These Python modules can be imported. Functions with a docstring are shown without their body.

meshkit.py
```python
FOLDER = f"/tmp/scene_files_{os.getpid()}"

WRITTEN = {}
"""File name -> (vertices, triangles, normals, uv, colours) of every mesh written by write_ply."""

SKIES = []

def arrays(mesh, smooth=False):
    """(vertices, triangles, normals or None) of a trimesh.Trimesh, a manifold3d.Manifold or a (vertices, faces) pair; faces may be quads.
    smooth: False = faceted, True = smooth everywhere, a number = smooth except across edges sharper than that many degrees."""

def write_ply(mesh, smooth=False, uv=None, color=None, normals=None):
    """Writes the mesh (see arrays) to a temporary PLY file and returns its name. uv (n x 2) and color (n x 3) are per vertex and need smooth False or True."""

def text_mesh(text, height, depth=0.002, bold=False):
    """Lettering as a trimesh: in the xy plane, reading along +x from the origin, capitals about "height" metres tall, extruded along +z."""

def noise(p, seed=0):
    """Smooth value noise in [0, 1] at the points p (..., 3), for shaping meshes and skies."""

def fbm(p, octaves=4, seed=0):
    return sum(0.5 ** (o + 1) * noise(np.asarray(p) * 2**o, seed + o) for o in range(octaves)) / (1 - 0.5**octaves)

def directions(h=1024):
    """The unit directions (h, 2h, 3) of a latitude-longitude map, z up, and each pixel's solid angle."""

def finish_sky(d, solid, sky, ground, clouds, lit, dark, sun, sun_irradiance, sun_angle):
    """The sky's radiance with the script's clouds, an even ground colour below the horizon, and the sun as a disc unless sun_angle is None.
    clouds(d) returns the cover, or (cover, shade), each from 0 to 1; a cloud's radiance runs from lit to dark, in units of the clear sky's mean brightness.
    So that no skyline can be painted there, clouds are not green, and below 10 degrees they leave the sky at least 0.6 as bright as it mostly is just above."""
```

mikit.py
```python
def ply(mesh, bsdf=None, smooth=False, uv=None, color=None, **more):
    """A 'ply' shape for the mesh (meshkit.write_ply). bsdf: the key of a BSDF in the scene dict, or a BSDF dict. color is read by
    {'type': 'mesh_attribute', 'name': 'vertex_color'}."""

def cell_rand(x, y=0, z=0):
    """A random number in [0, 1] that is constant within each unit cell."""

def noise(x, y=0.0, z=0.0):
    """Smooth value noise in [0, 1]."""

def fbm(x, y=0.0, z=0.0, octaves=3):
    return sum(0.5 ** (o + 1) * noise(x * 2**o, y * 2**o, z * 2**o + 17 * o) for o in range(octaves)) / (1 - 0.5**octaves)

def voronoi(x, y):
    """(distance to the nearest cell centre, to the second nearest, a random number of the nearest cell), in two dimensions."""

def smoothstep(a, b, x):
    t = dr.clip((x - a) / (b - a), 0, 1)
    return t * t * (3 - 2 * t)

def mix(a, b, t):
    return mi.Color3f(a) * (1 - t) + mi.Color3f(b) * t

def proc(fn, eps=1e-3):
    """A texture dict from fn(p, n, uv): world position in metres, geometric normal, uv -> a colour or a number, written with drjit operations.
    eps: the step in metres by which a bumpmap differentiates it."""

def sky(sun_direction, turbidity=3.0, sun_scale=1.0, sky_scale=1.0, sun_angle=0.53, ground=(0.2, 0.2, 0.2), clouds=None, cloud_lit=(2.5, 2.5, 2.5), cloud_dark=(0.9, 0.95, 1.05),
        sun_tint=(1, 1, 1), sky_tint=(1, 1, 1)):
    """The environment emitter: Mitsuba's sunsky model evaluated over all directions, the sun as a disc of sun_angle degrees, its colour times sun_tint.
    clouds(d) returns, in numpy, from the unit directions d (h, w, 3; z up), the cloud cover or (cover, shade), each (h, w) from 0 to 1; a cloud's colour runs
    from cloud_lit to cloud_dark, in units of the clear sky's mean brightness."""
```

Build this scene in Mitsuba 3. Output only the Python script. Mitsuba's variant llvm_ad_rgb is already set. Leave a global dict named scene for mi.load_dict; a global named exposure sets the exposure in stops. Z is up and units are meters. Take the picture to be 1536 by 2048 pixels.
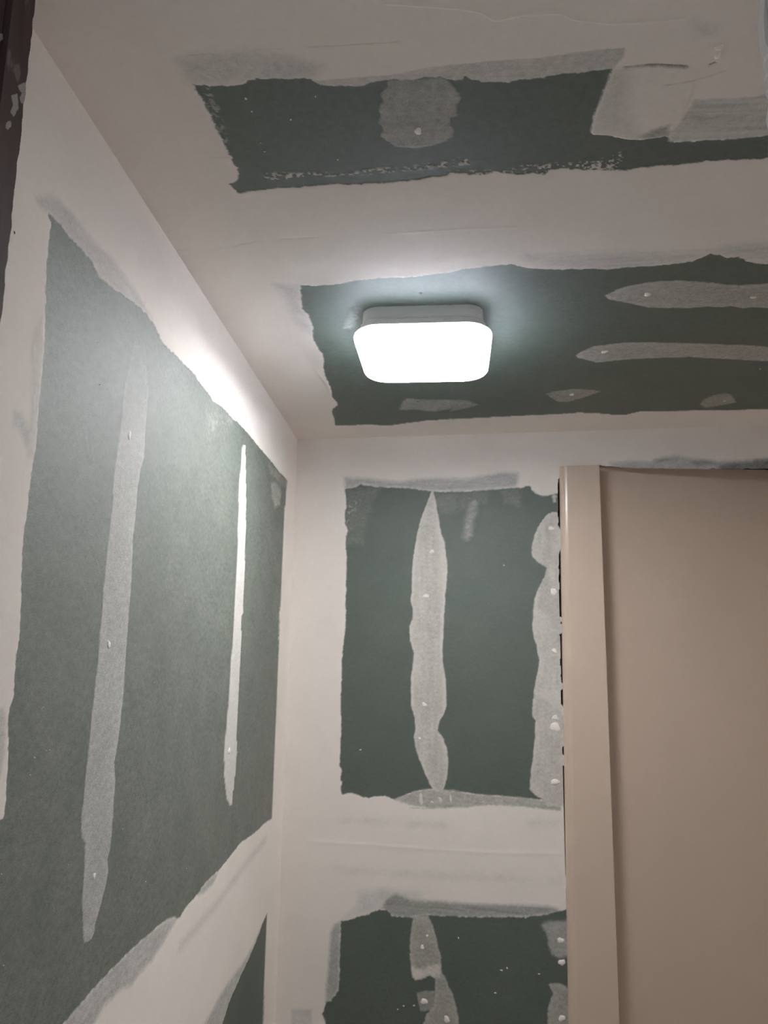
import math, random
import numpy as np, trimesh
import drjit as dr, mitsuba as mi
import mikit, meshkit
from mikit import noise, fbm, smoothstep, mix, proc

T = mi.ScalarTransform4f
scene, labels = {}, {}
EYE = 1.50          # camera height above the floor; all wall data below is measured from eye level
CEIL = 0.68         # ceiling above eye level
LEFT = -0.45215     # plane of the left wall

# ------------------------------------------------------------------ camera, light, exposure
yaw, pitch, roll = math.radians(-3.68727), math.radians(10.21864), math.radians(0.94753)
fwd = np.array([math.sin(yaw) * math.cos(pitch), math.cos(yaw) * math.cos(pitch), math.sin(pitch)])
rgt = np.array([math.cos(yaw), -math.sin(yaw), 0.0])
upv = np.cross(rgt, fwd)
upv = -math.sin(roll) * rgt + math.cos(roll) * upv
scene['camera'] = {'type': 'thinlens', 'fov': math.degrees(2 * math.atan(768 / 1480)), 'fov_axis': 'x', 'aperture_radius': 0.0012,
                   'focus_distance': 1.05, 'near_clip': 0.01, 'far_clip': 60.0,
                   'to_world': T().look_at(origin=[0, 0, EYE], target=(np.array([0, 0, EYE]) + fwd).tolist(), up=upv.tolist())}
exposure = 1.99
LAMP = 13.0                                     # radiance of the light's diffuser
HALL = 0.085                                     # dim daylight of the hall behind the camera
scene['hall_light'] = {'type': 'constant', 'radiance': {'type': 'rgb', 'value': [HALL * 1.0, HALL * 0.97, HALL * 0.97]}}


# ------------------------------------------------------------------ materials
def rgb(v):
    return {'type': 'rgb', 'value': list(v)}


PAPER = (0.044, 0.067, 0.050)       # green face paper of the moisture-resistant board
MUD = (0.765, 0.705, 0.655)          # dry jointing compound
MUD2 = (0.66, 0.645, 0.635)         # thinner, greyer coat


def paper_color(p, n, uv):
    fine = noise(p.x * 620, p.y * 620, p.z * 620)
    mid = fbm(p.x * 150, p.y * 150, p.z * 150, octaves=2)
    big = fbm(p.x * 9, p.y * 9, p.z * 9, octaves=3)
    return mi.Color3f(*PAPER) * (0.72 + 0.30 * mid + 0.26 * fine) + mi.Color3f(0.018, 0.018, 0.016) * big


def mud_color(p, n, uv):
    # uv.y = how grey this coat is
    mid = fbm(p.x * 150, p.y * 150, p.z * 150, octaves=2)
    big = fbm(p.x * 9, p.y * 9, p.z * 9, octaves=3)
    return mix(MUD, MUD2, dr.clip(uv.y, 0, 1)) * (0.93 + 0.07 * big + 0.05 * mid)


def mud_cover(p, n, uv):
    # uv.x = how much compound covers the paper here; thin coats let its fibres through
    fine = noise(p.x * 620, p.y * 620, p.z * 620)
    mid = fbm(p.x * 150, p.y * 150, p.z * 150, octaves=2)
    k = uv.x * (1 - uv.x) * 4
    return dr.clip(uv.x + k * (0.24 * (fine - 0.5) + 0.18 * (mid - 0.5)), 0, 1)


scene['m_board'] = {'type': 'twosided', 'bsdf': {
    'type': 'blendbsdf', 'weight': proc(mud_cover),
    'paper': {'type': 'principled', 'base_color': proc(paper_color), 'roughness': 0.68, 'eta': 2.05, 'sheen': 1.0},
    'mud': {'type': 'principled', 'base_color': proc(mud_color), 'roughness': 0.80, 'specular': 0.35}}}


def mat(key, color, rough=0.6, **kw):
    scene[key] = {'type': 'twosided', 'bsdf': {'type': 'principled', 'base_color': color if isinstance(color, dict) else rgb(color), 'roughness': rough, **kw}}


def cream(p, n, uv):
    b = fbm(p.x * 7, p.y * 7, p.z * 3, octaves=3)
    f = noise(p.x * 400, p.y * 400, p.z * 400)
    return mi.Color3f(0.60, 0.475, 0.385) * (0.95 + 0.06 * b + 0.03 * f)


def brown(p, n, uv):
    s = fbm(p.x * 60, p.y * 60, p.z * 9, octaves=3)
    worn = smoothstep(0.66, 0.76, fbm(p.x * 90, p.y * 90 + 4, p.z * 26, octaves=4))
    return mix(mi.Color3f(0.062, 0.044, 0.041) * (0.7 + 0.6 * s), (0.22, 0.19, 0.18), worn * 0.4)


mat('m_mud_dab', (0.80, 0.745, 0.70), 0.8)
mat('m_smear', (0.26, 0.235, 0.225), 0.85)
mat('m_fleck', (0.62, 0.62, 0.60), 0.85)
mat('m_cream', proc(cream), 0.24)
mat('m_brown', proc(brown), 0.7, specular=0.25)
mat('m_grey', (0.56, 0.555, 0.56), 0.8)
mat('m_dark', (0.20, 0.16, 0.125), 0.9)
mat('m_screw', (0.12, 0.12, 0.13), 0.35, metallic=1.0)
mat('m_white_plastic', (0.86, 0.86, 0.88), 0.4)
mat('m_floor', (0.30, 0.28, 0.26), 0.7)
mat('m_backing', (0.45, 0.42, 0.38), 0.9)
mat('m_plain_wall', (0.66, 0.61, 0.575), 0.85)


# ------------------------------------------------------------------ helpers
used = {}


def key_of(name):
    n = used.get(name, -1) + 1
    used[name] = n
    return name if n == 0 else f'{name}_{n:03d}'


def put(name, shape, parent=None, **props):
    k = key_of((parent + '__' if parent else '') + name)
    scene[k] = shape
    if props:
        labels[k] = props
    return k


def box(x0, x1, y0, y1, z0, z1):
    m = trimesh.creation.box(extents=(x1 - x0, y1 - y0, z1 - z0))
    m.apply_translation(((x0 + x1) / 2, (y0 + y1) / 2, (z0 + z1) / 2 + EYE))
    return m


# outlines of the coats of compound, bare board, scuffs, a painted flare and screws, in millimetres on their own surface:
# c_ = ceiling (x, y), l_ = left wall (y, z), b_ = back wall (distance from the corner, z); z from eye level
SHAPES = {
    'c_smear1': '-301,752 -274,745 -216,743 -172,753 -135,769 -146,787 -234,792 -254,794 -296,790 -300,768',
    'c_smear2': '-147,792 -77,787 -76,787 -56,786 -29,781 -4,776 24,773 57,770 94,768 124,767 158,762 156,762 174,760 192,757 219,756 221,768 214,787 213,790 192,792 162,797 135,803 82,807 25,803 -45,800 -78,805 -134,802',
    'c_green1': '-296,791 -285,793 -272,793 -255,795 -236,793 -227,788 -213,786 -203,785 -194,786 -178,786 -172,788 -157,786 -149,789 -146,794 -133,800 -122,801 -111,800 -100,802 -78,799 -68,796 -56,793 -45,794 -36,796 -26,796 -21,793 -13,790 -10,791 12,793 25,798 34,797 40,794 48,797 56,801 74,802 91,804 110,801 125,799 135,799 143,795 162,793 177,791 192,790 212,789 212,810 210,845 209,871 211,896 215,902 239,905 260,913 281,915 294,913 304,911 311,909 317,912 320,919 328,922 351,922 365,920 393,920 414,918 434,916 445,914 473,909 494,956 468,961 445,963 418,964 398,966 385,964 375,968 358,971 337,972 322,973 305,976 287,978 281,981 255,981 240,979 217,977 194,974 181,974 169,978 163,986 145,983 121,985 106,981 90,976 76,983 57,982 41,979 24,976 23,984 -2,986 -19,992 -45,995 -74,997 -93,998 -120,999 -152,999 -184,1002 -208,1004 -240,1006 -265,1008 -282,1012 -295,1017 -300,1013 -304,1003 -306,992 -297,987 -290,983 -286,969 -285,956 -286,942 -289,935 -284,931 -287,925 -287,914 -289,895 -289,876 -291,856 -291,839 -292,827 -293,814 -295,803',
    'c_scuff1': '-254,970 -228,967 -194,969 -157,968 -133,972 -91,965 -79,962 -34,959 14,951 51,944 55,958 3,967 -42,972 -92,977 -137,979 -195,979 -232,987 -246,980',
    'c_scuff2': '192,963 224,957 250,952 260,940 267,954 262,980 232,979 194,974',
    'c_scuff2b': '22,972 75,974 116,971 130,963 152,964 179,960 195,962 198,979 163,986 106,981 42,983',
    'c_scuff3': '-286,796 -277,794 -275,842 -281,877 -281,903 -288,903 -291,856 -291,823',
    'c_patch1': '-55,795 -37,795 -25,795 -12,792 12,793 20,800 27,811 33,820 34,829 30,841 31,858 22,864 24,876 29,889 26,899 14,908 0,916 -20,920 -51,916 -66,901 -70,896 -67,880 -73,868 -69,858 -67,839 -63,830 -65,816 -58,808',
    'c_lobe': '214,789 226,786 251,784 299,788 316,798 321,838 321,883 319,887 317,902 317,912 311,909 304,911 294,913 281,915 260,913 239,905 215,902 211,896 209,871 210,845 212,810',
    'c_lobe_s': '214,790 233,790 241,837 266,885 279,906 239,904 214,901 211,893 210,845',
    'c_lobe_g': '276,909 289,896 309,887 317,910 304,912 295,914',
    'c_rsmear': '325,841 379,843 409,838 437,832 473,909 445,914 409,918 365,920 328,922 320,919 317,902 322,883 324,868',
    'c_topsm': '285,725 313,730 311,742 296,741',
    'c_green2': '-253,1312 -229,1314 -204,1312 -175,1308 -149,1297 -119,1291 -89,1287 -40,1285 1,1276 33,1270 61,1257 94,1251 126,1247 144,1244 159,1253 174,1260 203,1263 236,1267 247,1264 270,1266 294,1265 318,1269 344,1263 385,1259 418,1255 446,1249 462,1243 473,1232 482,1219 500,1224 516,1234 536,1232 558,1248 577,1256 597,1259 618,1262 704,1264 1115,2070 957,2086 908,2086 857,2094 766,2093 712,2098 658,2101 606,2100 582,2121 563,2136 535,2130 476,2117 429,2110 401,2119 324,2130 272,2138 192,2150 115,2162 56,2170 -16,2185 -76,2211 -139,2236 -195,2224 -245,2231 -303,2237 -297,2169 -295,2092 -287,2062 -268,2032 -270,2003 -276,1964 -271,1900 -271,1849 -273,1801 -269,1738 -260,1679 -259,1647 -265,1623 -267,1578 -266,1542 -259,1508 -258,1475 -259,1437 -267,1412 -262,1371 -257,1338',
    'c_g2sm': '170,1216 238,1214 327,1212 460,1212 518,1193 566,1186 640,1181 681,1264 597,1259 536,1232 482,1219 462,1243 385,1259 318,1269 247,1265 172,1229',
    'c_g2left': '-301,1306 -253,1311 -268,1406 -258,1443 -259,1508 -266,1542 -292,1480 -293,1382 -295,1337',
    'c_str1': '337,1371 344,1363 355,1347 374,1332 398,1323 424,1316 455,1314 492,1319 535,1327 558,1335 584,1336 629,1332 739,1333 795,1443 674,1435 643,1430 624,1434 597,1423 581,1429 554,1425 520,1430 479,1429 437,1426 407,1412 373,1397 350,1388',
    'c_str2': '339,1674 351,1647 370,1621 402,1610 438,1602 495,1602 554,1608 598,1610 658,1619 696,1621 760,1633 902,1652 947,1739 798,1720 754,1713 690,1703 646,1697 607,1688 566,1692 507,1696 463,1701 429,1712 397,1720 365,1699 348,1690',
    'c_str3': '311,1945 339,1920 378,1908 424,1916 455,1927 435,1953 410,1985 379,2012 354,2011 331,1978',
    'c_str4': '752,2043 748,1993 764,1961 789,1946 809,1962 841,2022 820,2044 779,2070',
    'c_str5': '-95,2082 -81,2000 -69,1978 -15,1990 58,1991 60,2072 4,2095 -53,2076',
    'c_str6': '48,1991 103,1997 131,2037 110,2060 54,2096',
    'c_scuff4': '-191,1509 -165,1409 -145,1410 -149,1427 -165,1484 -177,1516',
    'c_fold1': '-300,1570 -296,1678 -288,1773 -276,1859 -275,1931',
    'c_fold2': '-300,1326 -296,1430 -290,1520 -282,1592 -270,1721',
    'c_crack1': '226,786 239,785 251,784 266,784 282,786 299,788',
    'c_crack1b': '251,784 266,784 282,786 299,788',
    'c_crack2': '325,786 330,783',
    'c_crack3': '282,815 305,811 327,806 346,796',
    'c_ridge1': '114,701 136,705 154,714 193,721 234,721 273,718',
    'c_ridge2': '-53,684 28,694 52,700 67,711 98,705 136,705',
    'c_ridge3': '-81,1137 44,1126 166,1123',
    'c_crackline': '-298,746 -213,741 -125,739 -38,736',
    'c_ridge4': '-309,931 -288,931',
    'c_crack5': '-462,1176 -371,1174 -295,1149 -173,1141',
    'c_dab': '326,760',
    'c_dab2': '329,772',
    'c_screw': '-20,887 418,1368 401,1654 808,2012 625,1387 381,1952 -22,1350 -39,2004',
    'c_specks': '-237,818 -235,841 -237,902 -236,920 -148,818 -187,858 -135,942 800,1770',
    'l_bandsm': '739,496 770,517 788,525 820,527 854,526 891,525 925,531 957,531 994,530 1035,525 1070,520 1098,515 1072,509 1011,503 974,497 937,490 907,487 890,495 848,496 809,497 781,496 767,496 749,491',
    'l_green1': '770,496 781,496 794,497 809,497 815,495 831,495 848,496 866,496 884,496 894,492 907,487 937,490 974,497 1011,503 1038,508 1072,510 1099,509 1118,505 1146,494 1191,497 1235,499 1275,501 1318,503 1344,499 1385,498 1421,496 1444,492 1504,501 1554,503 1607,502 1634,507 1703,509 1766,509 1846,507 1933,507 2014,507 2133,502 2180,506 2247,505 2245,471 2236,433 2221,375 2221,324 2221,248 2222,165 2218,83 2219,2 2227,-78 2227,-158 2228,-236 2230,-313 2226,-389 2229,-445 2229,-494 2131,-486 2035,-485 1946,-478 1865,-471 1813,-474 1764,-478 1717,-480 1682,-482 1638,-479 1598,-478 1559,-480 1531,-484 1496,-485 1462,-485 1443,-488 1429,-493 1412,-487 1392,-478 1368,-473 1339,-470 1306,-467 1276,-466 1237,-462 1194,-461 1152,-461 1121,-461 1095,-461 1067,-462 1047,-464 1022,-466 1004,-467 988,-468 961,-468 935,-469 898,-471 755,-444 703,-171 779,-185 800,-189 805,-188 807,-182 806,-171 806,-159 804,-142 803,-129 801,-113 799,-104 796,-91 795,-80 796,-74 799,-67 801,-61 801,-51 799,-40 799,-31 799,-20 799,-9 799,5 800,12 799,22 798,37 795,54 791,79 789,95 789,111 789,125 791,143 790,156 791,176 792,190 793,203 794,218 793,235 792,252 791,269 791,293 791,312 790,331 789,350 786,368 784,380 784,393 780,406 780,421 778,434 778,449 777,465 778,479 778,489 769,491',
    'l_edgesm': '741,-68 784,-73 791,-91 793,-112 792,-128 790,-143 784,-153 756,-148',
    'l_edgesm2': '744,244 758,245 778,230 779,214 773,212 760,223 747,227',
    'l_edgedge': '764,326 767,347 779,371 789,337 790,312 791,287 792,253 793,222 792,204 775,201 780,231 778,255',
    'l_green2': '2216,-741 2212,-778 2217,-839 2214,-895 2219,-955 2219,-1026 2218,-1124 1445,-794 1382,-760 1712,-851 1777,-825 1802,-814 1824,-805 1858,-798 1898,-795 1929,-788 1973,-785 2019,-779 2067,-772 2118,-763 2156,-750',
    'l_g2sm': '2143,-754 2042,-768 1925,-766 1800,-755 1727,-754 1677,-759 1630,-758 1550,-762 1712,-851 1777,-825 1824,-805 1929,-788 2067,-772',
    'l_lowsm': '1209,-462 1237,-462 1276,-466 1306,-467 1368,-473 1419,-490 1390,-495 1346,-505 1295,-513 1246,-512 1213,-515 1169,-504 1110,-502 1083,-511 1047,-528 905,-505 898,-471 935,-469 988,-468 1004,-467 1047,-464 1095,-461 1152,-461',
    'l_lowsm2': '1638,-479 1674,-487 1642,-498 1578,-496 1547,-491 1531,-485 1559,-480',
    'l_dark1': '2155,-533 1901,-538 1704,-548 1573,-548 1442,-546',
    'l_str1': '1037,444 1078,461 1103,395 1106,313 1107,285 1095,257 1092,231 1091,203 1090,177 1089,150 1093,111 1094,76 1094,37 1094,6 1096,-24 1096,-55 1097,-80 1095,-107 1093,-129 1089,-153 1083,-171 1090,-193 1092,-211 1093,-234 1093,-258 1093,-278 1092,-293 1086,-302 1091,-318 1089,-332 1082,-345 1075,-358 1067,-370 1060,-380 1061,-388 1054,-394 1044,-394 1033,-391 1026,-381 1022,-362 1016,-339 1014,-318 1014,-297 1011,-276 1010,-262 999,-253 994,-241 992,-225 994,-210 994,-193 994,-175 996,-154 997,-132 997,-112 998,-91 1001,-71 1001,-51 1004,-21 1001,9 1003,33 1001,69 1003,94 1004,122 1005,145 1006,168 1008,191 1006,221 1007,252 1015,308 1015,364',
    'l_str2': '1696,468 1720,475 1732,426 1745,376 1758,327 1760,296 1767,230 1773,147 1778,71 1764,64 1767,32 1776,16 1770,-32 1770,-96 1770,-158 1776,-221 1787,-253 1779,-298 1771,-336 1766,-333 1762,-348 1761,-365 1746,-363 1718,-344 1699,-321 1707,-330 1685,-291 1677,-253 1676,-209 1685,-151 1690,-92 1693,-31 1696,15 1698,77 1698,141 1696,220 1691,285 1687,314 1682,363 1687,414 1689,451',
    'l_scuff1': '1284,-259 1234,-263 1191,-288 1152,-311 1197,-318 1243,-312 1208,-317 1235,-308 1286,-283 1290,-258 1271,-258 1236,-263 1203,-287',
    'l_scuff2': '2018,453 2095,465 2174,456 2152,407 2081,388 2041,410',
    'l_scuff3': '1975,494 2133,502 2247,502 2243,484 2155,472 2008,469',
    'l_scuff4': '1408,454 1520,502 1591,493 1501,437 1427,429',
    'l_screw': '1045,303 1032,-5 1045,-313 1711,417 1720,152 1714,-240',
    'l_dot': '708,433',
    'l_corner': '769,490 778,491 778,488 773,487',
    'l_specks': '867,-78 864,-79 884,-129 891,-129 858,-133 1150,-72 852,-151 1220,-66 937,344 883,391 921,398 918,368 966,-277 813,-245 1244,-378 835,-342 1132,-273 1452,-416',
    'l_crackc': '1358,683 1420,686',
    'l_groove': '1015,584 1029,576',
    'b_topsm': '168,544 216,542 347,526 411,533 474,535 580,531 577,532 639,542 689,549 733,546 730,513 716,499 670,495 614,492 561,490 483,491 451,492 506,490 459,493 424,497 398,502 363,506 308,509 269,511 243,517 220,521 217,515 194,509 170,506',
    'b_green1': '170,506 194,509 217,515 220,521 243,517 269,511 308,509 363,506 398,502 424,497 459,493 506,490 483,491 561,490 614,492 670,495 716,499 746,499 756,505 771,503 775,492 788,479 809,471 836,475 846,479 896,482 937,-170 865,-455 840,-453 801,-442 784,-438 735,-436 668,-434 601,-433 550,-428 499,-426 465,-424 497,-424 448,-425 409,-433 370,-449 347,-459 334,-455 321,-451 298,-451 271,-457 251,-456 227,-448 204,-446 186,-453 182,-444 180,-428 185,-415 178,-409 181,-396 182,-381 175,-365 177,-336 176,-288 179,-256 176,-224 174,-158 175,-109 174,-42 178,8 182,59 183,110 181,121 182,168 181,230 181,278 176,326 178,348 183,365 174,390 170,420 176,446 173,478',
    'b_cornerhaze': '173,505 289,509 264,464 239,374 231,326 182,323 175,407',
    'b_rough': '169,465 215,465 203,419 200,393 185,361 172,355',
    'b_rpatch': '774,493 777,505 807,502 843,504 852,504 846,479 809,471 788,479',
    'b_rrough': '849,508 848,451 842,451 836,467',
    'b_str1': '456,492 463,492 473,441 481,397 488,355 499,327 503,283 508,249 506,215 502,169 500,123 498,112 496,46 493,-4 495,-53 503,-101 505,-149 505,-181 497,-204 485,-223 479,-252 497,-277 507,-308 511,-345 508,-385 500,-413 494,-429 474,-430 465,-424 455,-409 438,-373 422,-336 411,-305 406,-271 411,-248 407,-216 397,-185 395,-136 396,-87 402,-48 404,-22 391,18 389,61 398,85 399,111 397,122 390,138 395,168 395,215 397,259 402,302 409,347 418,385 431,426 446,467',
    'b_arc': '347,-459 370,-449 409,-433 448,-425 497,-423 545,-425 499,-426 550,-428 601,-433 668,-434 735,-436 801,-442 840,-453 839,-467 734,-461 635,-460 567,-470 465,-480 396,-480 449,-477 400,-472 367,-466',
    'b_arcdab': '429,-454 486,-453 518,-448 462,-461',
    'b_scuff1': '595,468 605,452 601,427 589,389 586,351 572,333 559,342 566,402 577,449',
    'b_scuff2': '464,491 636,488 626,452 577,443 552,434 527,421 483,419 474,444',
    'b_scuff3': '682,495 740,497 739,437 688,451',
    'b_str2': '859,417 835,420 820,411 805,393 789,368 777,337 770,307 771,282 787,264 816,244 810,221 791,185 776,149 771,110 772,104 768,68 771,33 779,9 782,-16 787,-37 783,-65 771,-117 765,-162 763,-203 771,-213 770,-260 764,-310 756,-361 751,-410 762,-423 795,-441 801,-457 928,-451 948,176',
    'b_str2s': '816,374 828,368 830,306 822,252 814,258 812,322 783,122 818,101 834,59 840,20 854,20 858,176 823,176',
    'b_str2t': '772,-137 812,-157 842,-183 850,-125 802,-123',
    'b_seam': '81,-592 397,-593 600,-594 830,-585',
    'b_dk1': '184,-528 300,-522 388,-527',
    'b_dk2': '152,-670 320,-668 398,-668 633,-662 828,-659',
    'b_dk3': '750,-505 832,-501',
    'b_dk4': '396,-527 499,-525',
    'b_lowsm': '315,-765 328,-739 356,-724 399,-737 500,-736 599,-736 697,-732 794,-728 823,-732 829,-738 794,-750 729,-760 599,-771 500,-776 453,-776 399,-785 407,-786 346,-786 329,-770',
    'b_lowhaze': '245,-725 321,-711 428,-716 428,-735 328,-742 315,-765 288,-776 219,-800 198,-804 239,-760',
    'b_green2': '193,-809 212,-808 226,-801 247,-793 271,-787 295,-774 329,-770 346,-786 407,-786 399,-787 453,-775 500,-775 599,-771 729,-760 794,-750 839,-734 890,-722 868,-1427 166,-1512 153,-1091 147,-1072 142,-1065 148,-1055 153,-1032 167,-1028 180,-1013 190,-997 192,-966 191,-920 191,-858 192,-820',
    'b_leftsm': '193,-809 171,-822 161,-845 159,-892 156,-954 152,-1000 153,-1032 172,-1026 180,-1013 190,-997 192,-966 191,-920 191,-858',
    'b_darkp': '50,-1061 109,-1056 114,-1110 116,-1170 54,-1176',
    'b_str3': '409,-781 404,-811 400,-842 400,-888 404,-921 407,-945 417,-952 434,-949 447,-942 460,-935 474,-943 475,-973 467,-1018 451,-1037 441,-1064 439,-1226 555,-1214 542,-1055 536,-1018 526,-983 510,-955 500,-932 492,-926 490,-881 483,-864 475,-831 466,-804 453,-777',
    'b_str3w': '400,-916 434,-922 490,-902 492,-926 480,-939 447,-942 417,-952 407,-945',
    'b_str4': '421,-985 444,-977 472,-976 472,-1012 458,-1028 431,-1033',
    'b_str5': '777,-778 793,-768 863,-761 861,-852 823,-861 804,-854 795,-827 790,-795',
    'b_str6': '793,-931 815,-926 834,-931 858,-943 854,-1099 798,-1104 789,-1033 791,-995 805,-954',
    'b_screw': '458,296 440,155 437,-177 423,-278 831,368 834,170 832,-8 829,-204 829,-231 825,-387 436,-863 442,-1006 507,-1047 450,-831 830,-815 832,-872 828,-1015',
    'b_specks': '679,-899 541,-830 768,-907 663,-906 645,-966 733,-763 366,-1033 383,-1023 413,-1019 240,-318 684,252',
    'b_abovesm': '1016,571 1080,578 1139,573 1165,585 1211,591 1307,572 1386,568 1434,569 1528,580 1524,526 1431,535 1048,543',
    'b_abovedark': '1145,579 1191,579 1165,572',
    'b_abovedark2': '1259,570 1291,575 1338,564 1274,556',
    'b_abovedark3': '1338,554 1386,565 1430,566 1443,574 1527,567 1524,526 1336,530',}
SHAPES = {k: np.array([[float(a) for a in t.split(',')] for t in v.split()]) / 1000.0 for k, v in SHAPES.items()}


def sdf(poly, X, Y, margin=0.05):
    """signed distance to the outline, positive inside; far points get -1"""
    out = np.full(X.shape, -1.0)
    lo, hi = poly.min(0) - margin, poly.max(0) + margin
    near = (X > lo[0]) & (X < hi[0]) & (Y > lo[1]) & (Y < hi[1])
    if not near.any():
        return out
    x, y = X[near], Y[near]
    d2, inside = np.full(x.shape, 9.0), np.zeros(x.shape, bool)
    for (ax, ay), (bx, by) in zip(poly, np.roll(poly, -1, 0)):
        ex, ey = bx - ax, by - ay
        t = np.clip(((x - ax) * ex + (y - ay) * ey) / (ex * ex + ey * ey + 1e-12), 0, 1)
        d2 = np.minimum(d2, (x - ax - t * ex) ** 2 + (y - ay - t * ey) ** 2)
        if ay != by:
            cross = ((ay > y) != (by > y)) & (x < ex * (y - ay) / (by - ay) + ax)
            inside ^= cross
    d = np.sqrt(d2)
    out[near] = np.where(inside, d, -d)
    return out


def line_dist(pts, X, Y):
    out = np.full(X.shape, 1.0)
    lo, hi = pts.min(0) - 0.05, pts.max(0) + 0.05
    near = (X > lo[0]) & (X < hi[0]) & (Y > lo[1]) & (Y < hi[1])
    x, y = X[near], Y[near]
    d2 = np.full(x.shape, 1.0)
    for (ax, ay), (bx, by) in zip(pts[:-1], pts[1:]):
        ex, ey = bx - ax, by - ay
        t = np.clip(((x - ax) * ex + (y - ay) * ey) / (ex * ex + ey * ey + 1e-12), 0, 1)
        d2 = np.minimum(d2, (x - ax - t * ex) ** 2 + (y - ay - t * ey) ** 2)
    out[near] = np.sqrt(d2)
    return out


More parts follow.
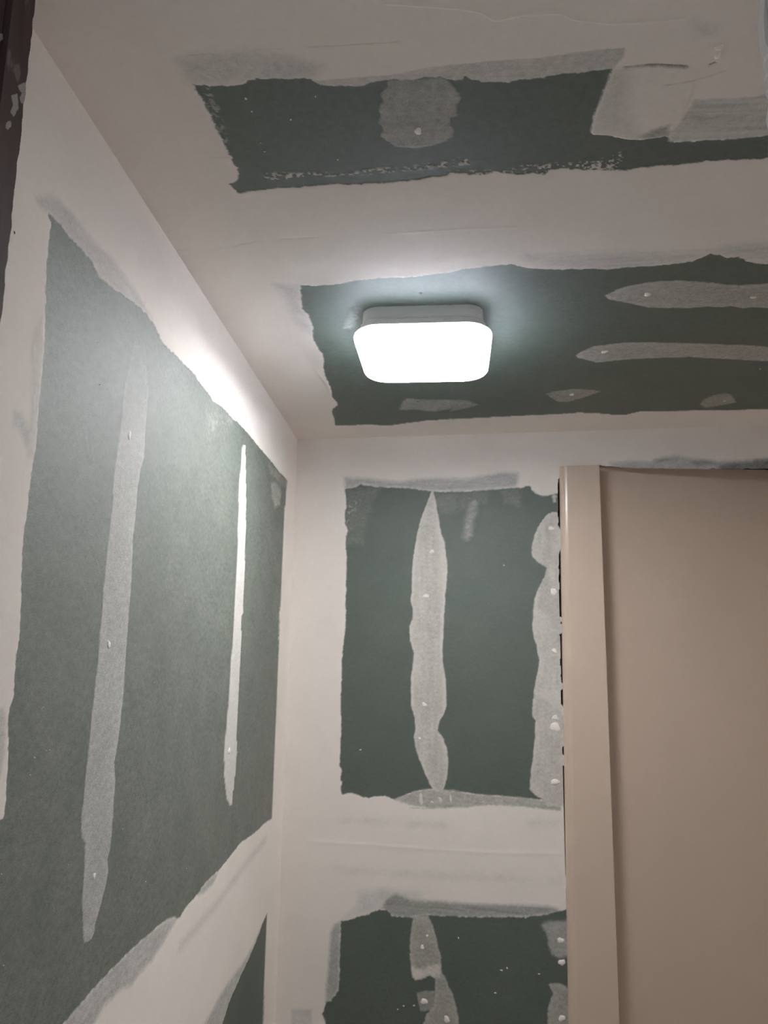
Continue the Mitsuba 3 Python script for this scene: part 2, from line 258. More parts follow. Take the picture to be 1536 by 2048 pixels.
class Surface:
    """A boarded wall or ceiling as one relief: coats of compound laid over green board, each coat a part of its own."""

    def __init__(self, key, a, b, to_world, seed):
        self.key, self.to_world, self.seed = key, to_world, seed
        self.X, self.Y = np.meshgrid(a, b, indexing='ij')
        P = np.stack([self.X, self.Y, np.full_like(self.X, seed * 3.1)], -1)
        self.P = P
        self.n1 = meshkit.fbm(P * 130, 3, seed) - 0.5             # ragged edges
        self.n2 = meshkit.fbm(P * 22, 3, seed + 7) - 0.5          # slow wander
        self.n3 = meshkit.fbm(P * 420, 2, seed + 13) - 0.5        # crumbs
        self.cov = np.ones_like(self.X)
        self.grey = np.zeros_like(self.X)
        self.lift = np.zeros_like(self.X)
        self.own = np.zeros(self.X.shape, int)
        self.parts = ['joint_compound']

    def streaks(self, ang, along=9.0, across=160.0, seed=0):
        c, s = math.cos(ang), math.sin(ang)
        q = np.stack([(self.X * c + self.Y * s) * along, (-self.X * s + self.Y * c) * across, np.full_like(self.X, seed + 0.5)], -1)
        return meshkit.fbm(q, 3, self.seed + seed) - 0.5

    def coat(self, shape, value, soft=0.002, rough=0.002, part=None, streak=None, vary=0.0, grey=None, lift=0.0, crumbs=0.0, edge=0.0, wander=0.0, within=None, add=False, thin=None):
        d = sdf(SHAPES[shape], self.X, self.Y)
        far = d <= -0.9
        d = d + rough * 2 * self.n1 + wander * 2 * self.n2
        if crumbs:
            d = d + crumbs * 2 * (self.n3 + self.n1)
        m = np.clip(0.5 + d / soft, 0, 1)
        m = m * m * (3 - 2 * m)
        m[far] = 0
        if within:
            m = m * np.clip(0.5 + sdf(SHAPES[within], self.X, self.Y) / 0.003, 0, 1)
        v = np.full_like(self.X, value)
        if streak is not None:
            v = v + streak[1] * self.streaks(streak[0], *streak[2:])
        if thin:                                              # the stroke runs out between these two heights
            v = v * (1 - 0.85 * np.clip((self.Y - thin[0]) / (thin[1] - thin[0]), 0, 1))
        if vary:
            v = v + vary * (self.n2 + 0.6 * self.n1)
        if edge:
            v = v + edge * np.exp(-np.maximum(d, 0) / 0.009)
        mixed = self.cov * (1 - m) + np.clip(v, 0, 1) * m
        self.cov = np.maximum(self.cov, mixed) if add else mixed
        if grey is not None:
            self.grey = self.grey * (1 - m) + grey * m
        if lift:
            self.lift += lift * m
        if part:
            if part not in self.parts:
                self.parts.append(part)
            self.own[m > 0.5] = self.parts.index(part)

    def flecks(self, shape, value, dens=0.5, scale=1.0, soft=0.004):
        """compound dragged in broken crumbs over the board inside the outline"""
        d = sdf(SHAPES[shape], self.X, self.Y)
        f = meshkit.fbm(self.P * 210 * scale, 3, self.seed + 29)
        m = np.clip((f - (1 - dens)) / 0.07, 0, 1) * np.clip(0.5 + d / soft, 0, 1)
        m[d <= -0.9] = 0
        self.cov = self.cov * (1 - m) + np.maximum(self.cov, value) * m
        self.lift += 0.0002 * m

    def line(self, shape, width, value=None, lift=0.0, strength=1.0, broken=0.0):
        d = line_dist(SHAPES[shape], self.X, self.Y) + 0.0012 * self.n1
        m = np.exp(-(d / width) ** 2) * strength
        if broken:
            m = m * np.clip(0.5 + broken * self.n2 * 4, 0, 1)
        if value is not None:
            self.cov = self.cov * (1 - m) + value * m
        self.lift += lift * m

    def height(self):
        waves = meshkit.fbm(self.P * 14, 3, self.seed + 3) - 0.5
        tr = self.streaks(0.15, 5, 60, 11)
        return self.cov * (0.0007 + 0.0008 * waves + 0.00025 * tr) + self.lift + 0.00009 * self.n3 * (1 - 0.6 * self.cov) * self.grain

    grain = 1.0

    def build(self, names, hole=None):
        h = self.height()
        V = self.to_world(self.X, self.Y, h)
        nx, ny = self.X.shape
        i = np.arange(nx * ny).reshape(nx, ny)
        q = np.stack([i[:-1, :-1], i[1:, :-1], i[1:, 1:], i[:-1, 1:]], -1).reshape(-1, 4)
        own = self.own[:-1, :-1].reshape(-1)
        if hole is not None:
            keep = ~hole(self.X, self.Y)[:-1, :-1].reshape(-1)
            q, own = q[keep], own[keep]
        V = V.reshape(-1, 3)
        f = np.vstack([q[:, [0, 1, 2]], q[:, [0, 2, 3]]])
        own = np.concatenate([own, own])
        N = np.zeros_like(V)
        fn = np.cross(V[f[:, 1]] - V[f[:, 0]], V[f[:, 2]] - V[f[:, 0]])
        for k in range(3):
            np.add.at(N, f[:, k], fn)
        if (N @ self.facing).mean() < 0:
            N, f = -N, f[:, ::-1]
        N /= np.linalg.norm(N, axis=1, keepdims=True) + 1e-20
        uv = np.stack([self.cov, self.grey], -1).reshape(-1, 2)
        for k, part in enumerate(self.parts):
            g = f[own == k]
            if not len(g):
                continue
            ids, inv = np.unique(g, return_inverse=True)
            path = meshkit.write_ply((V[ids], inv.reshape(-1, 3)), False, uv[ids], None, normals=N[ids])
            kind = part.split('#')[0]
            kw = {'label': names[part]} if part in names else {}
            put(kind, {'type': 'ply', 'filename': path, 'face_normals': False, 'bsdf': {'type': 'ref', 'id': 'm_board'}}, self.key, **kw)


rng = np.random.default_rng(5)


def dab(radius, seed, flat=0.28, squash=1.0, turn=0.0):
    """a small irregular blob of filler: a low dome in its own xy plane"""
    r = np.random.default_rng(seed)
    n, rings = 26, 4
    ph = np.arange(n) / n * 2 * np.pi
    wob = 1 + 0.16 * np.sin(2 * ph + r.uniform(0, 6)) + 0.10 * np.sin(3 * ph + r.uniform(0, 6)) + 0.05 * np.sin(5 * ph + r.uniform(0, 6))
    V, F = [[0, 0, radius * flat]], []
    for k in range(1, rings + 1):
        t = k / rings
        for j in range(n):
            V.append([radius * t * wob[j] * math.cos(ph[j]), radius * squash * t * wob[j] * math.sin(ph[j]), radius * flat * (1 - t ** 2.2) - (0.0012 if k == rings else 0)])
    for j in range(n):
        F.append([0, 1 + j, 1 + (j + 1) % n])
    for k in range(rings - 1):
        for j in range(n):
            a, b = 1 + k * n + j, 1 + k * n + (j + 1) % n
            F += [[a, a + n, b + n], [a, b + n, b]]
    m = trimesh.Trimesh(np.array(V), np.array(F), process=False)
    m.apply_transform(trimesh.transformations.rotation_matrix(turn, [0, 0, 1]))
    return m


def on_surface(mesh, frame, a, b, lift=0.0008):
    o, ea, eb, n = frame
    M = np.eye(4)
    M[:3, 0], M[:3, 1], M[:3, 2] = ea, eb, n
    M[:3, 3] = o + ea * a + eb * b + n * lift
    m = mesh.copy()
    m.apply_transform(M)
    if np.linalg.det(M[:3, :3]) < 0:
        m.invert()
    return m


W = 0.104577                                                     # the back wall stands a little off square
TB, NB = np.array([math.cos(W), -math.sin(W), 0.0]), np.array([-math.sin(W), -math.cos(W), 0.0])
OB = np.array([LEFT, 2.394396, EYE])
FC = (np.array([0, 0, CEIL + EYE]), np.array([1.0, 0, 0]), np.array([0, 1.0, 0]), np.array([0, 0, -1.0]))
FL = (np.array([LEFT, 0, EYE]), np.array([0, 1.0, 0]), np.array([0, 0, 1.0]), np.array([1.0, 0, 0]))
FB = (OB, TB, np.array([0, 0, 1.0]), NB)


def placer(frame):
    o, ea, eb, n = frame
    return lambda X, Y, h: o + X[..., None] * ea + Y[..., None] * eb + h[..., None] * n


# ------------------------------------------------------------------ ceiling
ys = 1 / np.linspace(1 / 0.56, 1 / 2.44, 780)
xs = np.concatenate([np.arange(-0.462, 0.62, 0.0021), np.linspace(0.62, 1.28, 150)])
c = Surface('ceiling', xs, ys, placer(FC), 1)
c.facing = FC[3]
c.coat('c_smear1', 0.80, 0.03, 0.004, vary=0.40, grey=0.5)
c.coat('c_smear2', 0.70, 0.003, 0.001, vary=0.30, streak=(0, 0.2), grey=0.35)
c.coat('c_topsm', 0.85, 0.03, 0.004, vary=0.3, grey=0.6)
c.coat('c_g2sm', 0.80, 0.05, 0.004, streak=(-0.08, 0.45), grey=0.5)
c.coat('c_g2left', 0.82, 0.03, 0.003, vary=0.3, grey=0.5)
c.coat('c_green1', 0.0, 0.0022, 0.0018, part='plasterboard', crumbs=0.0011)
c.coat('c_lobe', 0.97, 0.0034, 0.0002, part='compound_patch#lobe', vary=0.08, lift=0.0012)
c.coat('c_lobe_s', 0.80, 0.03, 0.003, vary=0.25, grey=0.3, within='c_lobe')
c.coat('c_lobe_g', 0.42, 0.012, 0.003, vary=0.2, within='c_lobe')
c.coat('c_rsmear', 0.72, 0.006, 0.002, wander=0.003, streak=(0.0, 0.55, 7, 130), grey=0.5)
c.coat('c_patch1', 0.32, 0.004, 0.002, part='compound_patch#screw', vary=0.14, streak=(0, 0.14), lift=0.0002)
c.flecks('c_scuff1', 0.6, 0.46, 1.1)
c.flecks('c_scuff2', 0.75, 0.46, 1.2)
c.flecks('c_scuff2b', 0.7, 0.44, 1.2)
c.flecks('c_scuff3', 0.25, 0.50, 1.0)
c.coat('c_green2', 0.0, 0.003, 0.0018, part='plasterboard#far', crumbs=0.0006)
c.coat('c_str1', 0.40, 0.004, 0.0015, part='compound_stripe#a', streak=(0, 0.18), vary=0.08, lift=0.0003, edge=0.08)
c.coat('c_str2', 0.40, 0.004, 0.0015, part='compound_stripe#b', streak=(0, 0.14), vary=0.08, lift=0.0003, edge=0.08)
c.coat('c_str3', 0.30, 0.005, 0.003, part='compound_patch#c', vary=0.14)
c.coat('c_str4', 0.28, 0.005, 0.003, part='compound_patch#d', vary=0.14)
c.coat('c_str5', 0.26, 0.012, 0.004, part='compound_patch#e', vary=0.14, add=True)
c.coat('c_str6', 0.20, 0.010, 0.004, vary=0.2, add=True)
c.coat('c_scuff4', 0.12, 0.012, 0.004, vary=0.2, add=True)  # faint light flare beside the lamp, painted as a pale patch
c.line('c_fold1', 0.006, lift=0.0016)
c.line('c_fold2', 0.012, lift=0.0008)
c.line('c_crack1', 0.0012, 0.55, -0.0010)
c.line('c_crack1b', 0.0016, 0.35, -0.0016)
c.line('c_crack2', 0.0014, 0.35, -0.0014)
c.line('c_crack3', 0.0010, 0.80, -0.0006)
for k in ('c_ridge1', 'c_ridge2', 'c_ridge4'):
    c.line(k, 0.0013, lift=0.0009)
c.line('c_ridge3', 0.003, lift=0.0004)
c.line('c_crackline', 0.0010, 0.75, -0.0005, broken=1)
c.line('c_crack5', 0.0016, 0.9, -0.0006, broken=1)
scene_backing = put('ceiling', mikit.ply(box(-0.60, 1.45, 0.50, 2.60, CEIL + 0.004, CEIL + 0.10), 'm_backing'), kind='structure',
                    label='plasterboard ceiling, green board showing between wide bands of pale jointing compound', category='ceiling')
c.build({'joint_compound': 'pale bands of jointing compound across the ceiling', 'plasterboard': 'bare green board in the near ceiling panel', 'plasterboard#far': 'bare green board around the ceiling light',
         'compound_patch#lobe': 'thick rounded patch of compound with a raised edge', 'compound_patch#screw': 'thin translucent patch with one white screw spot'})
for j, (x, y) in enumerate(SHAPES['c_screw']):
    if j == 6 or j == 7:
        put('screw_hole', mikit.ply(on_surface(dab(0.0035, 50 + j, 0.2), FC, x, y, 0.0004), 'm_screw', smooth=40), 'ceiling', label='small dark screw head')
    else:
        r = (0.0062, 0.0085, 0.0085, 0.004, 0.006, 0.0075)[j] if j < 6 else 0.005
        put('screw_spot', mikit.ply(on_surface(dab(r, 50 + j, 0.22, 1.0), FC, x, y, 0.0010), 'm_mud_dab', smooth=40), 'ceiling')
x, y = SHAPES['c_dab'][0]
put('compound_dab', mikit.ply(on_surface(dab(0.0045, 90, 0.5), FC, x, y, 0.0015), 'm_mud_dab', smooth=40), 'ceiling')
x, y = SHAPES['c_dab2'][0]
put('compound_dab', mikit.ply(on_surface(dab(0.0028, 91, 0.4, 2.4), FC, x, y, 0.0014), 'm_mud_dab', smooth=40), 'ceiling')
put('compound_fleck', mikit.ply(trimesh.util.concatenate([on_surface(dab(rng.uniform(0.0012, 0.0022), 100 + j, 0.3, rng.uniform(0.5, 1)), FC, x, y, 0.0007) for j, (x, y) in enumerate(SHAPES['c_specks'])]), 'm_fleck'),
    'ceiling', kind='stuff', label='tiny splashes of dried compound')

# ------------------------------------------------------------------ left wall
ys = np.concatenate([1 / np.linspace(1 / 0.60, 1 / 2.43, 450)])
zs = np.concatenate([np.linspace(-EYE, -1.14, 10)[:-1], np.arange(-1.14, -0.56, 0.0026), np.arange(-0.56, 0.6845, 0.00165)])
l = Surface('wall_left', ys, zs, placer(FL), 2)
l.facing = FL[3]
l.grain = 4.5
l.coat('l_bandsm', 0.76, 0.016, 0.003, vary=0.2, streak=(0, 0.2), grey=0.4)
l.coat('l_lowsm', 0.62, 0.014, 0.003, vary=0.2, streak=(0, 0.25), grey=0.6)
l.coat('l_lowsm2', 0.62, 0.01, 0.002, vary=0.2, grey=0.5)
l.coat('l_g2sm', 0.60, 0.02, 0.003, vary=0.2, grey=0.6)
l.coat('l_edgesm', 0.72, 0.012, 0.003, vary=0.2, grey=0.4)
l.coat('l_edgesm2', 0.72, 0.016, 0.003, vary=0.3, grey=0.5)
l.coat('l_edgedge', 0.86, 0.010, 0.002, vary=0.3, grey=0.2, lift=0.0006)
l.coat('l_green1', 0.0, 0.002, 0.0012, part='plasterboard', crumbs=0.0006)
l.coat('l_green2', 0.0, 0.003, 0.0015, part='plasterboard#low', crumbs=0.0006)
l.coat('l_green1', 0.08, 0.006, 0.002, vary=0.07, crumbs=0.0006)  # thin pale veil painted over the sheet for its hazy sheen in lamplight
l.coat('l_str1', 0.47, 0.0025, 0.0009, part='compound_stripe#a', streak=(1.5708, 0.12), vary=0.08, lift=0.0003, edge=0.08, grey=0.7, thin=(0.30, 0.45))
l.coat('l_str2', 0.74, 0.0025, 0.0012, part='compound_stripe#b', vary=0.06, lift=0.0004, edge=0.06, grey=0.5)
l.coat('l_scuff1', 0.10, 0.02, 0.004, vary=0.10, add=True)
l.coat('l_scuff2', 0.28, 0.02, 0.006, vary=0.2, add=True)
l.coat('l_scuff3', 0.20, 0.02, 0.004, vary=0.2, add=True)
l.coat('l_scuff4', 0.16, 0.05, 0.010, vary=0.3, add=True)
l.line('l_dark1', 0.012, 0.84)
l.line('l_groove', 0.004, lift=-0.0008)
put('wall_left', mikit.ply(box(-0.60, LEFT - 0.004, 0.50, 2.60, -EYE, CEIL), 'm_backing'), kind='structure',
    label='left wall of green plasterboard with pale jointing compound bands and two vertical stripes', category='wall')
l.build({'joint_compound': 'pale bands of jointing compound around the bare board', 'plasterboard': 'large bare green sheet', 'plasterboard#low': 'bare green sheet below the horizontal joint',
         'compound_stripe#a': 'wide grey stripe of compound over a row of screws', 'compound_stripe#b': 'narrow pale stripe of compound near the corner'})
for j, (y, z) in enumerate(SHAPES['l_screw']):
    put('screw_spot', mikit.ply(on_surface(dab((0.0062, 0.0054, 0.0042, 0.009, 0.007, 0.008)[j], 150 + j, 0.16, 1.3, 0.3), FL, y, z, 0.0010), 'm_mud_dab', smooth=40), 'wall_left')
y, z = SHAPES['l_dot'][0]
put('screw_hole', mikit.ply(on_surface(dab(0.0016, 170, 0.3), FL, y, z, 0.0012), 'm_dark'), 'wall_left', label='small dark nail hole')
put('compound_fleck', mikit.ply(trimesh.util.concatenate([on_surface(dab(rng.uniform(0.0007, 0.0013), 200 + j, 0.35, rng.uniform(0.5, 1)), FL, y, z, 0.0006) for j, (y, z) in enumerate(SHAPES['l_specks'])]), 'm_fleck'),
    'wall_left', kind='stuff', label='tiny splashes of dried compound')

# ------------------------------------------------------------------ back wall, with the door opening cut out
us = np.concatenate([np.arange(-0.006, 0.905, 0.0022), np.linspace(0.905, 1.80, 170)])
zs = np.concatenate([np.linspace(-EYE, -1.14, 8)[:-1], np.arange(-1.14, 0.684, 0.0023)])
b = Surface('wall_back', us, zs, placer(FB), 3)
b.facing = FB[3]
b.coat('b_topsm', 0.55, 0.022, 0.002, streak=(0.03, 0.35), grey=0.6)
b.coat('b_abovesm', 0.62, 0.02, 0.004, vary=0.3, grey=0.9)
b.coat('b_abovedark', 0.35, 0.012, 0.003, vary=0.2)
b.coat('b_abovedark2', 0.35, 0.02, 0.003, vary=0.3)
b.coat('b_abovedark3', 0.15, 0.024, 0.004, vary=0.4)
b.coat('b_leftsm', 0.52, 0.016, 0.002, vary=0.15, grey=0.7)
b.coat('b_lowhaze', 0.85, 0.03, 0.004, vary=0.3, grey=0.6)
b.coat('b_lowsm', 0.36, 0.018, 0.002, streak=(-0.02, 0.35), grey=0.5)
b.coat('b_darkp', 0.80, 0.014, 0.003, vary=0.2, grey=0.4)
b.coat('b_green1', 0.0, 0.004, 0.0022, part='plasterboard', crumbs=0.0006)
b.coat('b_green2', 0.0, 0.004, 0.0022, part='plasterboard#low', crumbs=0.0006)
b.coat('b_cornerhaze', 0.075, 0.035, 0.006, vary=0.08, add=True)
b.flecks('b_rough', 0.32, 0.46, 0.9, 0.03)
b.coat('b_rpatch', 0.68, 0.006, 0.003, part='compound_patch#r', vary=0.15, add=True)
b.coat('b_rrough', 0.6, 0.006, 0.005, vary=0.2, add=True)
b.coat('b_scuff1', 0.27, 0.024, 0.004, streak=(0.1, 0.3, 30, 130), add=True)
b.coat('b_scuff2', 0.085, 0.026, 0.005, vary=0.14, add=True)
b.coat('b_scuff3', 0.07, 0.02, 0.004, vary=0.14, add=True)
b.coat('b_arc', 0.50, 0.008, 0.003, part='compound_patch#arc', vary=0.25, streak=(0, 0.2))
b.coat('b_str1', 0.60, 0.004, 0.002, part='compound_stripe#a', streak=(1.5708, 0.32, 7, 55), vary=0.14, lift=0.0004, edge=0.20)
b.coat('b_str2', 0.62, 0.004, 0.002, part='compound_stripe#b', streak=(1.5708, 0.2), vary=0.15, lift=0.0004, edge=0.10)
b.coat('b_str2s', 0.52, 0.02, 0.003, vary=0.1, within='b_str2')
b.coat('b_str2t', 0.74, 0.012, 0.003, vary=0.1, within='b_str2')
b.coat('b_str3', 0.38, 0.005, 0.0025, part='compound_stripe#c', vary=0.18, lift=0.0003, edge=0.12)
b.coat('b_str3w', 0.75, 0.016, 0.004, vary=0.3, within='b_str3')
b.coat('b_str4', 0.24, 0.005, 0.003, part='compound_patch#s', vary=0.18, edge=0.12)
b.coat('b_str5', 0.40, 0.012, 0.003, part='compound_patch#t', vary=0.25, grey=0.6)
b.coat('b_str6', 0.36, 0.006, 0.003, part='compound_stripe#d', vary=0.18, edge=0.14)
b.line('b_seam', 0.006, lift=0.0008)
b.line('b_dk1', 0.013, 0.87, broken=0.6)
b.line('b_dk2', 0.013, 0.87, broken=0.6)
b.line('b_dk3', 0.013, 0.87, broken=0.6)
b.line('b_dk4', 0.013, 0.87, broken=0.6)


def edge_u(z):      # ragged right edge of the boards beside the door frame; compound squeezed into the gap in places
    u = np.interp(z, [-1.6, -1.018, -0.774, -0.505, -0.296, 0.176, 0.43, 0.522, 0.56], [0.842, 0.842, 0.843, 0.843, 0.8427, 0.8457, 0.849, 0.851, 0.866])
    plug = sum(np.clip(1.5 - abs(z - zc) / zh, 0, 1) for zc, zh in ((0.33, 0.03), (0.085, 0.006), (0.058, 0.012), (-0.113, 0.008), (-0.20, 0.024), (-0.26, 0.020), (-0.325, 0.012), (0.555, 0.02), (-0.66, 0.012)))
    return u + 0.014 * np.clip(plug, 0, 1) + 0.0036 + 0.0010 * np.sin(z * 110) * np.sin(z * 41)


def top_z(u):
    return np.interp(u, [0.84, 0.979, 1.05, 1.12, 1.305, 1.474, 1.8], [0.566, 0.5645, 0.5566, 0.5517, 0.5455, 0.5418, 0.536]) + 0.0012 * np.sin(u * 190) * np.sin(u * 61)


put('wall_back', mikit.ply(trimesh.util.concatenate([
    on_surface(trimesh.creation.box(bounds=[[-0.2, -EYE, -0.09], [0.835, CEIL, -0.004]]), FB, 0, 0, 0),
    on_surface(trimesh.creation.box(bounds=[[0.835, 0.572, -0.09], [1.85, CEIL, -0.004]]), FB, 0, 0, 0)]), 'm_backing'), kind='structure',
    label='far wall of green plasterboard with pale compound bands left of the tan door', category='wall')
b.build({'joint_compound': 'pale bands of jointing compound around the two bare green areas', 'plasterboard': 'bare green sheet above the horizontal joint', 'plasterboard#low': 'bare green sheet below the joint',
         'compound_stripe#a': 'tall grey stripe of compound over the middle row of screws', 'compound_stripe#b': 'wavy grey stripe along the door frame', 'compound_stripe#c': 'forked grey stripe in the lower sheet',
         'compound_patch#arc': 'thin arched patch with white marks'}, hole=lambda u, z: (u > edge_u(z)) & (z < top_z(u)))
for j, (u, z) in enumerate(SHAPES['b_screw']):
    r = (0.008, 0.0105, 0.008, 0.005, 0.0085, 0.012, 0.009, 0.011, 0.013, 0.015, 0.0068, 0.0095, 0.0095, 0.004, 0.009, 0.009, 0.009)[j]
    put('screw_spot', mikit.ply(on_surface(dab(r, 250 + j, 0.2, (1.0, 0.7, 1, 1, .9, .9, 1, .7, 1.4, .6)[j] if j < 10 else 1, 0.4), FB, u, z, 0.0012), 'm_mud_dab', smooth=40), 'wall_back')
for j, (u, z) in enumerate(SHAPES['b_arcdab']):
    put('compound_dab', mikit.ply(on_surface(dab((0.007, 0.006, 0.005, 0.005)[j], 300 + j, 0.12, (2.4, 1.6, 2.0, 1)[j]), FB, u, z, 0.0010), 'm_fleck', smooth=40), 'wall_back')
put('compound_fleck', mikit.ply(trimesh.util.concatenate([on_surface(dab(rng.uniform(0.002, 0.0045), 320 + j, 0.2, rng.uniform(0.4, 0.8)), FB, u, z, 0.0006) for j, (u, z) in enumerate(SHAPES['b_specks'])]), 'm_fleck'),
    'wall_back', kind='stuff', label='tiny splashes of dried compound')


# ------------------------------------------------------------------ tan door in the far wall: leaning jamb and a leaf left ajar
def prism(sections, z):
    """sections: one closed outline per level, points (u, off) with off out of the wall into the room"""
    n = len(sections[0])
    V = [OB + TB * u + NB * o + np.array([0, 0, zz]) for s_, zz in zip(sections, z) for u, o in s_]
    F = []
    for k in range(len(z) - 1):
        for j in range(n):
            a0, a1 = k * n + j, k * n + (j + 1) % n
            F += [[a0, a1, a1 + n], [a0, a1 + n, a0 + n]]
    for k, flip in ((0, True), (len(z) - 1, False)):
        cidx = len(V)
        V.append(np.mean([V[k * n + j] for j in range(n)], 0))
        for j in range(n):
            tri = [cidx, k * n + j, k * n + (j + 1) % n]
            F.append(tri[::-1] if flip else tri)
    m = trimesh.Trimesh(np.array(V), np.array(F), process=False)
    m.fix_normals()
    return m


def jamb_outline(z):
    ua = np.interp(z, [-EYE, 0.562], [0.8405, 0.8605])
    ub = np.interp(z, [-EYE, 0.562], [0.8685, 0.8865])
    uc = 0.9808
    o = 0.025
    arc = [(ua + (ub - ua) * (1 - math.cos(t)), 0.004 + (o - 0.004) * math.sin(t)) for t in np.linspace(0, math.pi / 2, 9)]
    return [(ua, -0.06)] + arc + [(uc - 0.003, o), (uc - 0.0008, o - 0.0008), (uc, o - 0.003), (uc, -0.06)]


zl = np.linspace(-EYE, 0.5605, 14)
d1 = 'door_1'
labels[d1] = {'label': 'tan painted door standing ajar in its leaning frame in the far wall', 'category': 'door', 'kind': 'structure'}
put('door_frame', mikit.ply(prism([jamb_outline(z) for z in zl], zl), 'm_cream', smooth=35), d1, label='cream jamb with a rounded glossy edge')
th = math.radians(10)
du, do = math.cos(th), -math.sin(th)
hinge = np.array([0.9820, -0.035])
corners = [hinge, hinge + 0.86 * np.array([du, do]), hinge + 0.86 * np.array([du, do]) + 0.035 * np.array([do, -du]) * 1.0, hinge + 0.035 * np.array([do, -du])]
put('door_leaf', mikit.ply(prism([[tuple(q) for q in corners]] * 2, [-EYE + 0.01, 0.5698]), 'm_cream'), d1, label='flat tan door leaf')
# added dark box behind the door: darkens the gap, keeps outside light out
cl = trimesh.util.concatenate([trimesh.creation.box(bounds=bb) for bb in (
    [[0.70, -EYE, -0.75], [0.72, CEIL, -0.09]], [[1.84, -EYE, -0.75], [1.86, CEIL, -0.09]], [[0.70, -EYE, -0.77], [1.86, CEIL, -0.75]], [[0.70, CEIL - 0.02, -0.77], [1.86, CEIL, -0.09]], [[0.70, -EYE - 0.02, -0.77], [1.86, -EYE, 0.0]])])
put('wall_added_box', mikit.ply(on_surface(cl, FB, 0, 0, 0), 'm_dark'), kind='structure', label='added dark box closing off the gap behind the tan door', category='wall')

# ------------------------------------------------------------------ near doorway that the picture is taken through
d2 = 'door_2'
labels[d2] = {'label': 'dark brown painted door frame at the upper left, close to the camera', 'category': 'door frame', 'kind': 'structure'}
FN = (np.array([0, 0.62, EYE]), np.array([1.0, 0, 0]), np.array([0, 0, 1.0]), np.array([0, -1.0, 0]))


def slab(poly, frame, thick, back=0.0):
    from shapely.geometry import Polygon
    m = trimesh.creation.extrude_polygon(Polygon(poly).buffer(0), thick, engine='earcut')
    return on_surface(m, frame, 0, 0, -back)


def smudge(pts, seed):
    from shapely.geometry import Polygon
    p = Polygon(pts).buffer(0.0012).buffer(-0.0012).buffer(-0.0006).buffer(0.0006)
    p = max(getattr(p, 'geoms', [p]), key=lambda g: g.area)
    ring = np.array([p.exterior.interpolate(t, normalized=True).coords[0] for t in np.linspace(0, 1, 61)[:-1]])
    d = ring - ring.mean(0)
    return ring + d / np.linalg.norm(d, axis=1, keepdims=True) * np.random.default_rng(seed + 70).normal(0, 0.0005, (60, 1))


FJ = (np.array([-0.4005, 0, EYE]), np.array([0, 1.0, 0]), np.array([0, 0, 1.0]), np.array([1.0, 0, 0]))     # face of the jamb, seen from inside the opening
zz = np.arange(-EYE, 0.6791, 0.004)
rag = 0.6200 + 0.0022 * np.clip((0.56 - zz) / 0.25, -0.2, 1) + 0.0022 * (meshkit.fbm(np.stack([zz * 90, zz * 0, zz * 0], -1), 3, 4) - 0.5) * 2
put('jamb', mikit.ply(slab([(0.585, -EYE)] + list(zip(rag, zz)) + [(0.585, 0.679)], FJ, 0.05, 0.05), 'm_brown'), d2)
put('door_stop', mikit.ply(trimesh.util.concatenate([box(-0.47, -0.4065, 0.50, 0.5835, -EYE, 0.679), box(-0.47, -0.4125, 0.58, 0.60, -EYE, 0.679)]), 'm_brown'), d2)
for j, poly in enumerate(([(-0.4093, 0.538), (-0.4055, 0.5395), (-0.4025, 0.541), (-0.4012, 0.538), (-0.4003, 0.527), (-0.4018, 0.517), (-0.4045, 0.519), (-0.4062, 0.524), (-0.4040, 0.529), (-0.4075, 0.533)],
                          [(-0.4150, 0.527), (-0.4090, 0.529), (-0.4075, 0.522), (-0.4060, 0.512), (-0.4100, 0.503), (-0.4140, 0.508), (-0.4120, 0.516)],
                          [(-0.4165, 0.497), (-0.4125, 0.499), (-0.4110, 0.493), (-0.4140, 0.489), (-0.4170, 0.491)],
                          [(-0.4345, 0.598), (-0.4315, 0.597), (-0.4305, 0.592), (-0.4335, 0.588), (-0.4355, 0.591)])):
    plane = -0.4005 if j < 3 else -0.4065
    pts = smudge([(0.62 * plane / x, z * plane / x) for x, z in poly], j)
    put('compound_smear', mikit.ply(slab(pts, (np.array([plane, 0, EYE]), *FJ[1:]), 0.0005), 'm_smear'), d2, label='smear of dried compound on the brown paint')
chip = [(0.330, 0.679), (0.3067, 0.679), (0.3067, 0.6036), (0.3026, 0.575), (0.3022, 0.5498), (0.3033, 0.5445), (0.3052, 0.5391), (0.3037, 0.5313), (0.3058, 0.5233), (0.3039, 0.5155), (0.3067, 0.5102), (0.3043, 0.5025), (0.3062, 0.4973), (0.3050, 0.488), (0.3029, 0.4768), (0.3040, 0.460), (0.3021, 0.4413), (0.303, 0.36), (0.305, 0.1), (0.304, -EYE), (0.330, -EYE)]
put('wall_front', mikit.ply(trimesh.util.concatenate([slab(chip, FN, 0.012, 0.0), box(0.3062, 1.45, 0.50, 0.607, -EYE, 0.679)]), 'm_grey'), kind='structure', label='grey end of the near wall with a chipped edge at the upper right', category='wall')
put('wall_front_beam', mikit.ply(box(-0.60, 1.45, 0.52, 0.60, 0.66, 0.80), 'm_grey'), kind='structure', label='beam over the near doorway', category='wall')
put('wall_right', mikit.ply(box(1.27, 1.40, 0.60, 2.55, -EYE, CEIL), 'm_plain_wall'), kind='structure', label='plain pale right wall', category='wall')
put('floor', mikit.ply(box(-0.60, 1.45, 0.50, 2.60, -EYE - 0.06, -EYE), 'm_floor'), kind='structure', label='bare grey floor', category='floor')


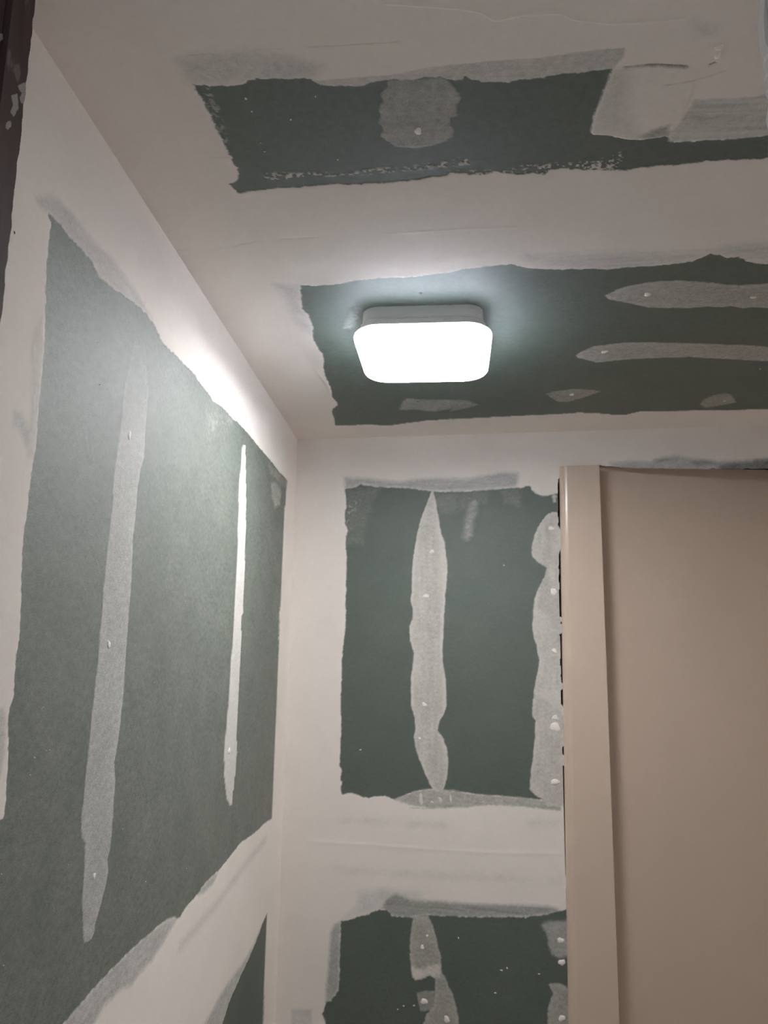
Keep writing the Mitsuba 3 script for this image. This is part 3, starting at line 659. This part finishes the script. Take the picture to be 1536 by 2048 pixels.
# ------------------------------------------------------------------ ceiling light
def rounded(w, d, r, n=10):
    pts = []
    for cx, cy, a0 in ((w / 2 - r, d / 2 - r, 0), (-w / 2 + r, d / 2 - r, 90), (-w / 2 + r, -d / 2 + r, 180), (w / 2 - r, -d / 2 + r, 270)):
        for t in np.linspace(0, 90, n):
            pts.append((cx + r * math.cos(math.radians(a0 + t)), cy + r * math.sin(math.radians(a0 + t))))
    return np.array(pts)


def loft(levels):
    """levels: (width, depth, corner radius, z) rings from top to bottom, closed at both ends"""
    rings = [np.c_[rounded(w, d, r), np.full(40, z)] for w, d, r, z in levels]
    V, F, n = np.vstack(rings), [], 40
    for k in range(len(rings) - 1):
        for j in range(n):
            a0, a1 = k * n + j, k * n + (j + 1) % n
            F += [[a0, a0 + n, a1 + n], [a0, a1 + n, a1]]
    V = np.vstack([V, rings[0].mean(0), rings[-1].mean(0)])
    t, q = len(V) - 2, len(V) - 1
    for j in range(n):
        F += [[t, j, (j + 1) % n], [q, (len(rings) - 1) * n + (j + 1) % n, (len(rings) - 1) * n + j]]
    m = trimesh.Trimesh(V, np.array(F), process=False)
    m.fix_normals()
    m.apply_transform(trimesh.transformations.rotation_matrix(math.radians(-1.8), [0, 0, 1]))
    m.apply_translation([-0.0165, 1.530, EYE + CEIL])
    return m


cl_ = 'ceiling_light'
labels[cl_] = {'label': 'square white LED ceiling light with rounded corners, switched on', 'category': 'ceiling light'}
put('base', mikit.ply(loft([(0.248, 0.250, 0.035, 0.0), (0.250, 0.252, 0.036, -0.0225), (0.244, 0.246, 0.034, -0.0255), (0.244, 0.246, 0.034, -0.0265)]), 'm_white_plastic', smooth=35), cl_, label='white plastic mounting base against the ceiling')
put('housing', mikit.ply(loft([(0.252, 0.254, 0.036, -0.0265), (0.258, 0.260, 0.038, -0.030), (0.256, 0.258, 0.038, -0.042)]), 'm_white_plastic', smooth=35), cl_)
put('rim', mikit.ply(loft([(0.258, 0.260, 0.038, -0.0420), (0.274, 0.276, 0.050, -0.0438), (0.2805, 0.2825, 0.054, -0.0456), (0.2805, 0.2825, 0.054, -0.0462)]), 'm_white_plastic', smooth=35), cl_)
side = loft([(0.279, 0.281, 0.054, -0.0460), (0.2840, 0.2860, 0.056, -0.0480), (0.286, 0.288, 0.056, -0.0535), (0.2835, 0.2855, 0.055, -0.0595), (0.276, 0.278, 0.053, -0.065), (0.270, 0.272, 0.050, -0.0665)])
put('diffuser_edge', {**mikit.ply(side, 'm_white_plastic', smooth=50), 'emitter': {'type': 'area', 'radiance': rgb([LAMP * 0.60, LAMP * 0.64, LAMP * 0.74])}}, cl_, label='dimmer rounded edge of the diffuser')
dif = loft([(0.270, 0.272, 0.050, -0.0667), (0.262, 0.264, 0.048, -0.0685), (0.22, 0.222, 0.04, -0.0705), (0.10, 0.10, 0.02, -0.072)])
put('diffuser', {**mikit.ply(dif, 'm_white_plastic', smooth=50), 'emitter': {'type': 'area', 'radiance': rgb([LAMP * 0.99, LAMP, LAMP * 1.0])}}, cl_, label='glowing milky white diffuser')
